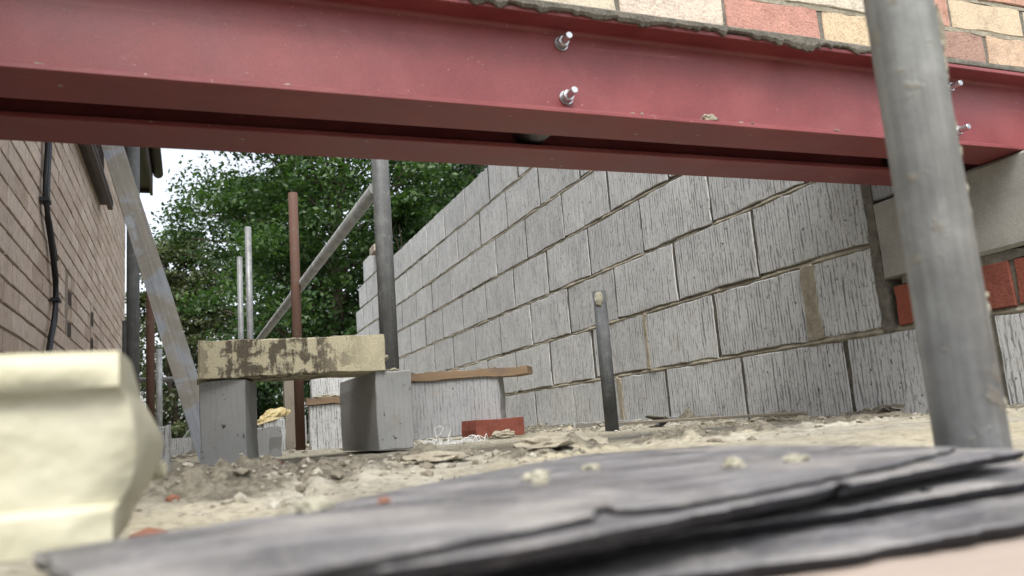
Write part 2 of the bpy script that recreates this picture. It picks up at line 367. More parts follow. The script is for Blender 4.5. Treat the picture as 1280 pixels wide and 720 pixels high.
XW, XL = 1.639, -.52        # faces of the blockwork wall and of the neighbour's brick wall
patches = []
def patch(px, py, rx, ry, h, z=.02): p = onZ(px, py, z); patches.append((p.x, p.y, rx, ry, h))
patch(262, 606, .17, .28, .008); patch(300, 600, .12, .18, .007); patch(225, 600, .10, .2, .008)
patch(232, 614, .10, .12, .008); patch(330, 598, .10, .14, .007); patch(280, 614, .13, .10, .008)
patch(410, 598, .07, .13, .013); patch(455, 590, .09, .15, .013); patch(520, 580, .08, .13, .013); patch(570, 574, .08, .14, .013)
patch(375, 578, .10, .35, .006)
patch(655, 572, .05, .08, .012); patch(690, 568, .05, .07, .012); patch(726, 563, .06, .05, .021)
patch(840, 551, .09, .08, .018); patch(890, 548, .07, .08, .014); patch(935, 540, .09, .10, .016); patch(1050, 528, .14, .08, .012)
for Y in np.arange(.7, 6.0, .3):
    patches.append((XW-.03, Y+random.uniform(-.1, .1), random.uniform(.04, .08), random.uniform(.10, .2), random.uniform(.012, .030)))
for k in range(26):
    patches.append((random.uniform(-.4, 1.5), random.uniform(2.7, 8), random.uniform(.08, .22), random.uniform(.1, .3), random.uniform(.008, .022)))
cracks = [[onZ(298, 577, .02), onZ(345, 592, .02), onZ(385, 606, .02), onZ(415, 622, .02)], [onZ(560, 557, .02), onZ(740, 552, .02)],
          [onZ(415, 622, .02), onZ(560, 590, .02)]]
def floor_h(X, Y):
    base = .0165 + .007*(fbm(X*5, Y*5, 4, 3)-.5) + .0045*(fbm(X*38, Y*38, 3, 8)-.5)
    mort = np.zeros_like(X)
    for (px, py, rx, ry, h) in patches:
        wob = .55*(fbm(X*16, Y*16, 3, 21)-.5)
        d = np.sqrt(((X-px)/rx)**2+((Y-py)/ry)**2)+wob
        f = np.clip(1.15-d, 0, 1); f = f*f*(3-2*f)
        base = base + f*h*(.25+1.5*np.abs(fbm(X*30, Y*30, 2, 31, .5)-.5)*2+.75*fbm(X*62, Y*62, 2, 33, .5)); mort = np.maximum(mort, f)
    for poly in cracks:
        for a, b in zip(poly, poly[1:]):
            ax, ay, bx, by = a.x, a.y, b.x, b.y; L2 = (bx-ax)**2+(by-ay)**2
            tt = np.clip(((X-ax)*(bx-ax)+(Y-ay)*(by-ay))/L2, 0, 1)
            d = np.hypot(X-ax-tt*(bx-ax), Y-ay-tt*(by-ay)); base = base - .012*np.clip(1-d/.008, 0, 1)
    near = np.clip((1.0-np.hypot(X*.8, Y))/.25, 0, 1)
    return base-.020*near, mort
def hz(x, y): return float(floor_h(np.array([float(x)]), np.array([float(y)]))[0][0])
xs = np.arange(-.56, 1.70, .0068)
ys = np.concatenate([np.arange(-.6, .5, .03), np.arange(.5, 2.3, .006), np.arange(2.3, 3.6, .011), np.arange(3.6, 9.2, .035)])
GX, GY = np.meshgrid(xs, ys); H, MO = floor_h(GX, GY)
nx, ny = len(xs), len(ys)
V = np.stack([GX.ravel(), GY.ravel(), H.ravel()], 1)
idx = np.arange(nx*ny).reshape(ny, nx)
Q = np.stack([idx[:-1, :-1].ravel(), idx[:-1, 1:].ravel(), idx[1:, 1:].ravel(), idx[1:, :-1].ravel()], 1)
me = bpy.data.meshes.new('floor'); me.vertices.add(len(V)); me.vertices.foreach_set('co', V.ravel().astype(np.float32))
me.loops.add(Q.size); me.loops.foreach_set('vertex_index', Q.ravel().astype(np.int32))
me.polygons.add(len(Q)); me.polygons.foreach_set('loop_start', np.arange(0, Q.size, 4, dtype=np.int32))
me.polygons.foreach_set('use_smooth', [True]*len(Q)); me.update(calc_edges=True)
at = me.attributes.new('mortar', 'FLOAT', 'POINT'); at.data.foreach_set('value', MO.ravel().astype(np.float32))
o = link('floor', me, 'floor'); o['kind'] = 'structure'
sb = link('slab_edge', rough_box(2.9, 9.9, .33, .002, .004), 'concrete', o, (-.62, -.62, -.345))

# rubble scattered over the floor: uncountable
def stones(n, gen, name, mat, label=None):
    bm0 = bmesh.new(); bmesh.ops.create_icosphere(bm0, subdivisions=1, radius=1)
    bv = np.array([v.co[:] for v in bm0.verts]); bf = np.array([[v.index for v in f.verts] for f in bm0.faces]); bm0.free()
    vs, fs = [], []
    for i in range(n):
        x, y, r = gen(); s = r*np.array([random.uniform(.7, 1.5), random.uniform(.7, 1.5), random.uniform(.35, .8)])
        th = random.uniform(0, 6.28); R = np.array([[math.cos(th), -math.sin(th), 0], [math.sin(th), math.cos(th), 0], [0, 0, 1]])
        p = (bv*(1+rng.uniform(-.28, .28, (len(bv), 1))))*s @ R.T + [x, y, 0]; vs.append((p, x, y, s[2])); fs.append(bf+len(bv)*i)
    X = np.array([a[1] for a in vs]); Y = np.array([a[2] for a in vs]); hh, _ = floor_h(X, Y)
    P = np.concatenate([a[0]+[0, 0, hh[i]+a[3]*.3] for i, a in enumerate(vs)]); Fc = np.concatenate(fs)
    return link(name, mesh(P, [tuple(int(q) for q in f) for f in Fc]), mat)
def gen_rubble():
    c = random.random()
    if c < .42:
        x = XW-abs(random.gauss(0, .12)); y = random.uniform(.9, 6)
    elif c < .75:
        q = random.choice(patches[:12] if random.random() < .5 else patches); x = random.gauss(q[0], q[2]*.7); y = random.gauss(q[1], q[3]*.7)
    else: x = random.uniform(-.45, 1.6); y = random.uniform(1.0, 7)
    x = min(max(x, XL+.03), XW-.01); y = max(y, .85)
    return x, y, random.choice([.0015, .002, .002, .003, .003, .004, .005, .008])*random.uniform(.7, 1.2)*(1 if y < 3 else 1.5)
o = stones(3800, gen_rubble, 'rubble', 'gravel'); o['kind'] = 'stuff'; o['label'] = 'small mortar crumbs and chips strewn over the dusty floor'; o['category'] = 'rubble'

# ------------------------------------------------------------------ blockwork wall on the right
wall = thing('block_wall', 'long pale grey block wall with combed faces and mortar joints and painted perpend shade', 'wall', (XW, 1.5, 0))
def wpart(name, me, mat, y, z, x=0, par=wall): return link(name, me, mat, par, (x, y-1.5, z))
blocks = {}
def block_mesh(L, k):
    key = (round(L, 3), k)
    if key not in blocks: blocks[key] = face_block(L, .2095, .1, .003, .003, 10, 5)
    return blocks[key]
first = {1: [.34, .79, 1.24, 1.672, 2.12, 2.57, 2.92, 3.36], 2: [1.535, 1.775, 2.23, 2.675, 3.13], 3: [1.535, 1.98, 2.43], 4: [1.535, 1.735, 2.18],
         5: [1.535, 1.96, 2.41, 2.86], 6: [1.535, 1.75, 2.2], 7: [1.535, 2.0, 2.45], 8: [7.9]}
ends = {1: 8.9, 2: 8.9, 3: 8.9, 4: 8.75, 5: 8.6, 6: 8.45, 7: 8.25, 8: 8.45}
ends8 = 8.42
n = 0; PV = []
for c in range(1, 9):
    ed = list(first[c]); E = {1: 8.95, 2: 8.9, 3: 8.8, 4: 8.68, 5: 8.55, 6: 8.42, 7: 8.22, 8: 7.95}[c]
    if c == 8: ed = [7.05, 7.5]
    while ed[-1]+.45 < E-.06: ed.append(ed[-1]+.45)
    if E-ed[-1] > .05: ed.append(E)
    PV += [(e_, c) for e_ in ed[1:-1]]
    for a, b in zip(ed, ed[1:]):
        L = b-a-random.uniform(.009, .012); n += 1
        if abs(b-a-.45) < .012: L = .4385
        wpart('block', block_mesh(L, n % 7 if L == .4385 else 0), 'block', a+.005, (c-1)*.225+.0115+random.uniform(-.0015, .0015), random.uniform(-.002, .002))
pj = []
for (y_, c) in PV:
    d_ = random.choice([.0012, .002, .003]); w_ = random.uniform(.0058, .009)
    pj.append((d_, .032, y_-1.5-w_, y_-1.5+w_, (c-1)*.225+.008, c*.225))
# filled joint where a cut gap was packed with mortar
for (y, z, wd) in [(1.775, .235, .055), (2.92, .01, .03), (2.675, .235, .02)]:
    pm = prism(rect_outline(wd, .213, 3, 8, .004), lambda u, v, w: (w, u, v), 0, .05, .002)
    wpart('mortar_fill', pm, 'mortar', y-wd/2, z, -.0045)
# mortar body: wavy bed joints and perpends, recessed behind the block faces
def mortar_sheet(y0, y1, z0, z1, beds, amp=.0065, back=.004, dy=.02, xo=0):
    Ys = np.arange(y0, y1+dy, dy); vs, fs = [], []
    for zb in beds:
        prof = [(-.016, .030), (-.011, .003), (-.004, -.002), (.002, .000), (.009, .005), (.012, .030)]
        base = len(vs)
        for i, y in enumerate(Ys):
            n1 = float(fbm(np.array([y*9+zb*31]), np.array([zb*17.3]), 4, 5))-.5
            n2 = float(fbm(np.array([y*40+zb*11]), np.array([zb*7.7]), 3, 9))-.5
            for (dz, dx) in prof:
                pr = -(n1*amp*2.4+n2*amp) if dx < .02 else 0
                vs.append((back+dx+pr-.001*(dz < -.003), y, zb+.005+dz*(1+n2*.6)+n1*.003))
        k = len(prof)
        for i in range(len(Ys)-1):
            for j in range(k-1): a = base+i*k+j; fs.append((a, a+1, a+k+1, a+k))
    s = len(vs)
    vs += [(.03, y0, z0), (.03, y1, z0), (.03, y1, z1), (.03, y0, z1), (.09, y0, z0), (.09, y1, z0), (.09, y1, z1), (.09, y0, z1)]
    fs += [(s, s+1, s+2, s+3), (s+4, s+7, s+6, s+5), (s, s+4, s+5, s+1), (s+3, s+2, s+6, s+7), (s, s+3, s+7, s+4), (s+1, s+5, s+6, s+2)]
    return mesh([(v[0]+xo, v[1]-1.5, v[2]) for v in vs], fs)
def mp_(*a, **k): return link('mortar', mortar_sheet(*a, **k), 'mortar', wall)
mp_(.36, 8.85, -.02, .222, [.225]); mp_(1.54, 8.7, .2225, .672, [.45, .675]); mp_(1.54, 8.4, .6725, 1.122, [.9, 1.125]); mp_(1.54, 8.12, 1.1225, 1.570, [1.35])
mp_(7.06, 7.93, 1.5705, 1.79, [1.575])
link('perpend_mortar_shade', boxes(pj), 'joint_shade', wall)
# right end of the wall: ragged mortar quoin, padstone, brick on edge
qm = prism(rect_outline(.030, .50, 3, 22, .005), lambda u, v, w: (w, u, v), 0, .08, .002)
wpart('mortar_quoin', qm, 'mortar_dark', 1.505, .222, -.003)
pad = rough_box(.60, .10, .198, .002, .006, 8, 4)
wpart('padstone', face_block(.62, .196, .26, .0015, .007, 8, 4), 'concrete', .885, .358, -.010)
wpart('mortar', face_block(1.06, .02, .09, .003, .001, 30, 1), 'mortar_dark', .40, .336, .001)
for k in range(14):
    y = 1.497-.001-(k+1)*.0795
    if y > .42: wpart('brick', face_block(.068, .098, .10, .0015, .002, 2, 3), 'red_brick', y, .237, random.uniform(-.002, .001))
wpart('mortar', face_block(1.06, .098, .08, .002, .001, 30, 2), 'mortar_dark', .42, .2375, .006)
wpart('block', face_block(.44, .19, .1, .002, .003), 'block', .44, .36); 
# masonry over the bearing, beside the beam ends
wpart('block', face_block(.28, .36, .1, .002, .003), 'block_comb_dark', 1.385, .5575+.006, .002)
wpart('block', face_block(.80, .18, .1, .002, .003), 'block_comb_dark', .584, .563, .305)
# brick-and-slate strip proud of the wall foot
for (y0, y1, mt) in [(3.35, 4.0, 'concrete'), (2.98, 3.33, 'concrete'), (2.45, 2.93, 'block_comb_dark')]:
    wpart('footing_strip', face_block(y1-y0, .034, .03, .003, .003, 10, 2), mt, y0, .012, -.018)
wpart('scaffold_tie', tube_mesh([(0, 0, 0), (.02, 0, .26)], .016, 10), 'galv_pale', 7.2, 1.80, .03)

# short buff corner brick on the far end
wpart('brick', rough_box(.06, .2, .065, .002, .003), 'pink_board', 7.15, 1.73, -.055)

# ------------------------------------------------------------------ neighbour's brick house on the left
house = thing('brick_house', 'buff brown brick house wall with dark brown eaves and window sill', 'house', (XL, 5, -.3))
HZ = .3
hb = [face_block(.215, .065, .1, .0014, .0015, 2, 1, -1) for _ in range(4)]
hh = [face_block(.1025, .065, .1, .0014, .0015, 1, 1, -1) for _ in range(3)]
cells = []
Z0 = .542-7*.075-4*.075      # course bed level below the floor
holes = [(4.05, 4.27, .61, .93), (5.02, 5.20, .65, .93)]
win = (3.55, 5.45, 1.655, 2.35)
for c in range(0, 37):
    z = Z0+c*.075+.005
    y = .2 + (.1125 if c % 2 else 0)
    while y < 7.62:
        L = .215
        if c % 2 and y+.34 > 7.62: pass
        if y+L > 7.63: L = .1025
        yc = y+L/2
        inwin = win[0] < yc < win[1] and win[2] < z+.04 < win[3]
        hs_ = [h for h in holes if h[0] < y+L and y < h[1] and h[2] < z+.03 < h[3]]
        if hs_:
            h = hs_[0]
            if h[0]-y > .02: cells.append((y, z, h[0]-y, 0))
            if y+L-h[1] > .02: cells.append((h[1], z, y+L-h[1], 0))
            if c % 2: cells.append((max(y, h[0]), z, min(y+L, h[1])-max(y, h[0]), 1))
        elif not inwin: cells.append((y, z, L, 0))
        y += L+.010
def vis(cc):
    y, z, L, _ = cc; p = Vector((XL, y+L/2, z+.03))-Vector((0, 0, CZ)); d = p.dot(fw)
    if d <= 0: return 0
    px = 640+F*p.dot(rt)/d; py = 360-F*p.dot(up)/d
    if -15 < px < 165 and 175 < py < 440: return 1/d**2
    return 0
order = sorted(range(len(cells)), key=lambda i: -vis(cells[i])); pick = set(i for i in order[:290] if vis(cells[i]) > 0)
bv, bf = [], []
for i, (y, z, L, hole) in enumerate(cells):
    xo = random.uniform(-.002, .0015) - (.022 if hole else 0)
    if i in pick: link('brick', random.choice(hb) if abs(L-.215) < .002 else random.choice(hh) if abs(L-.1025) < .002 else face_block(L, .065, .1, .0014, .0015, 1, 1, -1), 'house_brick', house, (xo, y-5, z+HZ+random.uniform(-.001, .001)))
    else:
        s = len(bv); a, b, cc_ = xo, y-5, z+HZ
        bv += [(a+dx*-.1, b+dy*L, cc_+dz*.065) for dx in (0, 1) for dy in (0, 1) for dz in (0, 1)]
        bf += [tuple(s+q for q in f) for f in ((0, 1, 3, 2), (4, 6, 7, 5), (0, 4, 5, 1), (2, 3, 7, 6), (0, 2, 6, 4), (1, 5, 7, 3))]
o = link('far_bricks', mesh(bv, bf), 'house_brick', house); o['kind'] = 'stuff'
# mortar bed face, left open around the window and the cut-out pockets
mb = []
ycuts = [(.2, 3.55), (3.55, 4.04), (4.04, 4.28), (4.28, 5.01), (5.01, 5.21), (5.21, 5.45), (5.45, 7.61)]
for (a, b) in ycuts:
    segs = [(-.3, 2.47)]
    for h in holes:
        if h[0]-.015 <= a and b <= h[1]+.015: segs = [(-.3, h[2]), (h[3], 2.47)]
    out = []
    for (s0, s1) in segs:
        if win[0] <= a+.001 and b <= win[1]+.001: out += [(s0, 1.655)]+([(2.35, 2.47)] if s1 > 2.4 else [])
        else: out.append((s0, s1))
    seen = []
    for (s0, s1) in out:
        s1 = min(s1, 2.47)
        if s1 > s0+.01 and (s0, s1) not in seen: seen.append((s0, s1)); mb.append((-.09, -.0055, a-5, b-5, s0+HZ, s1+HZ))
mb.append((-.30, -.20, .2-5, 7.6-5, 0, 1.6+HZ))
link('mortar', boxes(mb), 'house_mortar', house)
link('window_sill', boxes([(-.08, .075, 3.45-5, 5.50-5, 1.628+HZ, 1.655+HZ), (.045, .072, 3.46-5, 5.495-5, 1.595+HZ, 1.628+HZ)]), 'brown', house)
wf = link('window', boxes([(-.07, -.01, 3.55-5, 5.45-5, 1.656+HZ, 1.71+HZ), (-.07, -.01, 3.55-5, 5.45-5, 2.29+HZ, 2.35+HZ), (-.07, -.01, 3.55-5, 3.61-5, 1.71+HZ, 2.29+HZ),
     (-.07, -.01, 5.39-5, 5.45-5, 1.71+HZ, 2.29+HZ), (-.065, -.005, 4.47-5, 4.53-5, 1.71+HZ, 2.29+HZ)]), 'brown', house)
link('pane', boxes([(-.045, -.04, 3.61-5, 4.47-5, 1.71+HZ, 2.29+HZ)]), 'glass', wf); link('pane', boxes([(-.045, -.04, 4.53-5, 5.39-5, 1.71+HZ, 2.29+HZ)]), 'glass', wf)
link('window_stay', boxes([(-.004, .035, 5.30-5, 5.335-5, 1.69+HZ, 2.2+HZ), (-.003, .03, 5.05-5, 5.075-5, 1.73+HZ, 2.2+HZ)]), 'brown', wf)
link('soffit', boxes([(-.3, .185, .1-5, 7.9-5, 2.475+HZ, 2.495+HZ), (-.3, .186, 7.9-5, 7.925-5, 2.44+HZ, 2.75+HZ)]), 'brown', house)
link('fascia', boxes([(.1865, .21, .1-5, 7.93-5, 2.42+HZ, 2.70+HZ)]), 'brown', house)
link('gutter', tube_mesh([(.255, .1-5, 2.66+HZ), (.255, 7.95-5, 2.64+HZ)], .045, 12), 'brown', house)
rv, rf = box(0, 1, .05-5, 7.98-5, 0, .05); rv = [((-2.6 if v[0] == 0 else .24), v[1], v[2]+(3.5 if v[0] == 0 else 2.72)+HZ) for v in rv]
link('roof', mesh(rv, rf), 'roof', house)

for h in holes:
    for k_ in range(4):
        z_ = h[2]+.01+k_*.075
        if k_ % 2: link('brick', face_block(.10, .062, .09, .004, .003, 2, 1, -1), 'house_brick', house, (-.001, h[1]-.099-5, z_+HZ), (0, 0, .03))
        else: link('brick', face_block(.15, .070, .09, .006, .003, 2, 1, -1), 'brown', house, (-.008, h[1]-.149-5, z_+HZ), (0, 0, -.05))  # dark pieces added so their colour gives the pocket its inner shade
# black cable clipped to the brick wall
cp = [(60, 120), (60, 185), (58, 215), (57, 250), (60, 275), (64, 300), (67, 325), (69.5, 350), (70, 375), (68, 400), (64, 420), (61, 440), (52, 470), (40, 510)]
cb = onX(57, 250, XL+.022)
cable = thing('wall_cable', 'black cable clipped to the buff brick house wall', 'cable', cb)
P = [onX(x, y, XL+.020)-cb for x, y in cp]
link('cable', tube_mesh(P, .0115, 8), 'black', cable); link('cable', tube_mesh([p+Vector((0, .03, 0)) for p in P[:6]]+[P[6]+Vector((.006, .012, 0))], .010, 8), 'black', cable)
for q in (3, 8): link('clip', boxes([(-.018, .014, -.022, .042, -.007, .007)]), 'black', cable, P[q])

# ------------------------------------------------------------------ twin steel beam and the masonry it carries
BZ = .557
beam = thing('steel_beam', 'pair of dark red primed steel beams bolted side by side', 'beam', (.5, 1.15, BZ))
def ub(length, x0):
    h, b, tw, tf, r = .1778, .1012, .0055, .0085, .008; pr = []
    hb_, ht = b/2, tw/2; e = .0012
    pr += [(-hb_+e, 0), (hb_-e, 0), (hb_, e), (hb_, tf-e), (hb_-e, tf)]
    pr += [(ht+r-r*math.sin(a), tf+r-r*math.cos(a)) for a in np.linspace(0, math.pi/2, 5)]
    pr += [(ht+r-r*math.cos(a), h-tf-r+r*math.sin(a)) for a in np.linspace(0, math.pi/2, 5)]
    pr += [(hb_-e, h-tf), (hb_, h-tf+e), (hb_, h-e), (hb_-e, h)]
    pr += [(-y, z) for y, z in reversed(pr[2:])][:-0 or None]
    # mirrored list already holds both halves; drop the duplicate bottom points
    out = []
    for q in pr:
        if not out or (abs(q[0]-out[-1][0])+abs(q[1]-out[-1][1])) > 1e-6: out.append(q)
    n = len(out); vs = [(x0, y, z) for y, z in out]+[(x0+length, y, z) for y, z in out]
    fs = [(i, (i+1) % n, n+(i+1) % n, n+i) for i in range(n)]
    top = tuple(range(n)); fs += [tuple(reversed(top)), tuple(n+i for i in top)]
    return mesh(vs, fs)
um = ub(2.66, -1.22)
link('beam', um, 'primer', beam, (0, 0, 0)); link('beam', um, 'primer', beam, (0, .170, 0))
for k in range(16):
    x_ = random.choice([random.uniform(-.3, 1.5), random.uniform(.9, 1.35)])-.5
    link('mortar_splash', lump(random.uniform(.002, .006), .0025, random.uniform(.001, .0022), 300+k, 2, .6, 4, False), 'crumb', beam, (x_, -.0505+random.uniform(0, .012), .0088))
for k in range(14):
    link('mortar_splash', lump(random.uniform(.002, .005), random.uniform(.001, .003), .0006, 330+k, 2, .6, 4, False), 'crumb', beam, (random.uniform(-.7, 1.0), random.uniform(-.045, .045)+random.choice([0, .17]), -.0002))
for bx in (.594, 1.504):
    link('spacer_tube', tube_mesh([(bx-.5, .004, .046), (bx-.5, .166, .046)], .030, 16), 'galv_pale', beam)
    link('spacer_tube', tube_mesh([(bx-.5, .004, .142), (bx-.5, .166, .142)], .030, 16), 'galv_pale', beam)
    for z in (.702, .604):
        bo = link('bolt', tube_mesh([(0, .18, 0), (0, -.037, 0), (0, -.0385, 0)], [.0062, .0062, .0052], 14), 'zinc', beam, (bx-.5, 0, z-BZ), (random.uniform(-.04, .04), 0, random.uniform(-.05, .05)))
        link('washer', tube_mesh([(0, -.0032, 0), (0, -.0058, 0)], .0125, 20), 'zinc', bo)
        link('nut', tube_mesh([(0, -.0065, 0), (0, -.0165, 0), (0, -.0175, 0)], [.0108, .0108, .0095], 6), 'zinc', bo)
# bricks standing on the front beam
facing = thing('brick_course', 'mixed red and cream brickwork laid on top of the red steel beam', 'brickwork', (.5, 1.10, .7348))
FC = {'cream': (.54, .485, .39), 'red': (.43, .245, .195), 'buff': (.50, .41, .28), 'purple': (.32, .20, .165), 'pink': (.46, .33, .255), 'orange': (.45, .29, .21)}
fbm_ = [prism(rect_outline(.215, .065, 6, 2, .0022), lambda u, v, w: (u, w, v), 0, .1, .002) for _ in range(6)]
lay = {0: {3: 'cream', 4: 'cream', 5: 'red', 6: 'buff', 7: 'purple', 8: 'pink', 2: 'cream'}, 1: {4: 'cream', 5: 'cream', 6: 'cream', 7: 'red', 8: 'buff', 3: 'red'}}
for c in range(4):
    for k in range(-2, 11):
        x = .685+.225*(k-4) + (.1125 if c % 2 else 0) + .005
        if c == 1: x = 1.495+.225*(k-8)+.005
        if x < -.72 or x > 1.75: continue
        nm = lay.get(c, {}).get(k) or random.choice(list(FC))
        o = link('brick', fbm_[(k+c*3) % 6], 'tint_brick', facing, (x-.5, random.uniform(-.001, .002), .011+c*.075))
        cc_ = FC[nm]; o.color = (*[v*random.uniform(.95, 1.05) for v in cc_], 1)
mv = [(-1.2, 1.42, .004, .095, .0005, .302)]
link('mortar', boxes(mv), 'mortar_dark', facing)
# squeezed-out mortar along the beam: ragged ribbon
xs_ = np.arange(-.7, 1.85, .004); vs, fs = [], []
for x in xs_:
    n1 = float(fbm(np.array([x*14]), np.array([3.3]), 3, 4)); n2 = float(fbm(np.array([x*95]), np.array([1.3]), 3, 6))
    amt = max(0, min(1, (x-.25)/.2))*max(0, min(1, (1.35-x)/.25))
    bot = .0015-amt*(max(0, n1-.42)*.055+max(0, n2-.45)*.022); pj = -.0015-amt*(.004+n1*.006+n2*.004)
    for (y, z) in ((.02, .0125), (pj*.5, .0125), (pj, .008), (pj*.95, (bot+.004)*.6), (pj*.6, bot), (-.0008 if bot < 0 else .002, bot+.0005), (.02, .0016)): vs.append((x-.5, y, z))
for i in range(len(xs_)-1):
    for j in range(6): a = i*7+j; fs.append((a, a+1, a+8, a+7))
link('mortar_bed', mesh(vs, fs), 'mortar_dark', facing)
for c, z in enumerate((.0765, .1515, .2265)):
    link('mortar_bed', prism(rect_outline(2.6, .010, 90, 1, .0016), lambda u, v, w: (u, w, v), 0, .09, .001), 'mortar', facing, (-1.2, .002, z-.0003))
inner = thing('inner_block_course', 'grey blocks laid on the rear steel beam behind the brickwork', 'blockwork', (.5, 1.271, .7348))
for k in range(6):
    for c in range(2): link('block', rough_box(.44, .1, .215, .002, .003), 'block_comb_dark', inner, (-1.2+.45*k-(.22 if c else 0)+.1, 0, .002+c*.22))
tag(link('mortar_crumb', lump(.016, .012, .011, 5, 3, .5, 4), 'mortar', None, (.855, 1.112, BZ+.012)), 'small grey mortar crumb lying on the lower flange of the red beam', 'mortar')
tag(link('metal_offcut', mesh([(0, 0, 0), (.018, 0, 0), (.013, 0, .012), (0, .004, 0), (.018, .004, 0), (.013, .004, .012)], [(0, 1, 2), (3, 5, 4), (0, 3, 4, 1), (1, 4, 5, 2), (2, 5, 3, 0)]), 'galv_pale', None, (.555, 1.13, BZ+.009)), 'tiny grey sliver standing on the beam flange beside the lower bolt', 'offcut')

# ------------------------------------------------------------------ scaffold tubes and poles
def pole(name, label, cat, base, top_z, r, mat, lean=(0, 0), group=None, hollow=True):
    x, y, z = base; L = top_z-z
    me = tube_mesh([(0, 0, 0), (lean[0]*L*.5, lean[1]*L*.5, L*.5), (lean[0]*L, lean[1]*L, L)], r, 20, hollow=hollow)
    return tag(link(name, me, mat, None, (x, y, z)), label, cat, group)
p = pole('scaffold_tube', 'thick grey galvanised scaffold tube standing in front of the beam, spattered with mortar', 'scaffold tube', (.512, .418, -.002), 1.7, .02415, 'galv')
for (dx, dy, z, sx, sz, sd_) in [(.021, -.012, .345, .006, .020, 1), (.022, -.010, .318, .005, .013, 2), (.023, -.009, .36, .004, .008, 3), (.022, -.009, .21, .0022, .008, 4), (.022, -.008, .155, .002, .006, 5), (.021, -.008, .12, .002, .007, 6)]:
    l_ = lump(sx, sx, sz, sd_, 2, .5, 3, False); link('mortar_splash', l_, 'mortar', p, (dx, dy, z))
for k in range(34):
    z_ = random.uniform(.03, .45); a_ = random.uniform(-.75, -.2)
    link('mortar_splash', lump(random.uniform(.0012, .0025), .002, random.uniform(.002, .006), 200+k, 1, .5, 3, False), 'crumb', p, (.0243*math.cos(a_), .0243*math.sin(a_), z_))
q = dep(482, 350, 2.83)
pr_o = pole('steel_prop', 'grey steel prop standing behind the stone slab and block pier', 'prop', (q.x+.001, q.y, hz(q.x, q.y)-.004), 1.25, .0310, 'prop')
q = dep(757, 450, 2.85)
sp = pole('short_tube', 'short dark tube standing at the block wall with a pale mortar splash on top', 'tube', (q.x, q.y, hz(q.x, q.y)-.003), onX(754, 362, q.x).z, .0242, 'black_tube')
topz = onX(754, 362, q.x).z-sp.location.z
link('mortar_splash', lump(.014, .007, .028, 3, 3, .35, 2.5, False), 'crumb', sp, (-.014, -.020, topz-.03), (0, 0, -.5))
def pole_px(name, label, x, ybase, ytop, d, r, mat, cat='pole', group=None, lean=(0, 0)):
    q = dep(x, 450, d); top = dep(x, ytop, d).z; z = hz(q.x, q.y) if q.y < 9 else -.35
    return pole(name, label, cat, (q.x, q.y, z-.004), top, r, mat, lean, group)
pole_px('grey_pole', 'dark grey pole beside the far corner of the brick house', 166, 0, 150, 3.75, .0285, 'prop')
pole_px('thin_dark_pole', 'thin dark pole at the corner of the brick house, behind the grey pole', 157, 0, 400, 5.0, .02, 'black_tube')
pole_px('rusty_pole', 'rusty brown pole between grey pole and the leaning board', 188, 0, 340, 4.8, .0242, 'rust')
pole_px('small_tube', 'short galvanised tube next to the rusty pole behind the leaning board', 199, 0, 436, 6.6, .0242, 'galv')
pole_px('thin_tube', 'shorter of two pale galvanised tubes standing behind the stone slab', 302, 0, 316, 7.2, .0242, 'galv_pale', group=None)
pole_px('thin_tube', 'taller of two pale galvanised tubes standing behind the stone slab', 313.5, 0, 276, 6.1, .0242, 'galv_pale')
pole_px('rusty_pole', 'tall rusty brown tube crossed by the diagonal brace', 372.5, 0, 230, 4.05, .0242, 'rust')
# horizontal pale rail far behind
a, b = dep(150, 476, 6.9), dep(250, 473, 6.7)
tag(link('scaffold_rail', tube_mesh([Vector((0, 0, 0)), b-a], .0225, 14), 'galv_pale', None, a), 'pale horizontal scaffold rail low behind the leaning board', 'rail')
# diagonal brace
a, b = dep(322, 428, 5.6), dep(466, 240, 2.95); d = b-a; a0 = a-d*.12; a0 = a-d*((a.z-.03)/d.z); b0 = b+d*.012
br = tag(link('diagonal_brace', tube_mesh([Vector((0, 0, 0)), (b0-a0)*.5, b0-a0], .0242, 16), 'galv', None, a0), 'sloping grey scaffold brace running up behind the steel prop', 'brace')
# leaning weathered board
A, B = dep(243, 505, 2.62), dep(143, 190, 3.05); d = B-A
A0 = A-d*((A.z-.022)/d.z); B0 = A+d*((XL+.03-A.x)/d.x); L = (B0-A0).length
zax = (B0-A0).normalized(); mid = (A0+B0)/2; view = (mid-Vector((0, 0, CZ))).normalized(); xax = zax.cross(view).normalized(); yax = zax.cross(xax)
bm_ = prism([(-.037+random.uniform(-.001, .001), L*k/14) for k in range(14, -1, -1)]+[(.037+random.uniform(-.001, .001), L*k/14) for k in range(15)], lambda u, v, w: (u, w, v), -.012, .012, .002)
bo = link('leaning_board', bm_, 'grey_board'); bo.matrix_world = Matrix(((xax.x, yax.x, zax.x, A0.x), (xax.y, yax.y, zax.y, A0.y), (xax.z, yax.z, zax.z, A0.z), (0, 0, 0, 1)))
tag(bo, 'long weathered grey board leaning against the brick house wall', 'board')

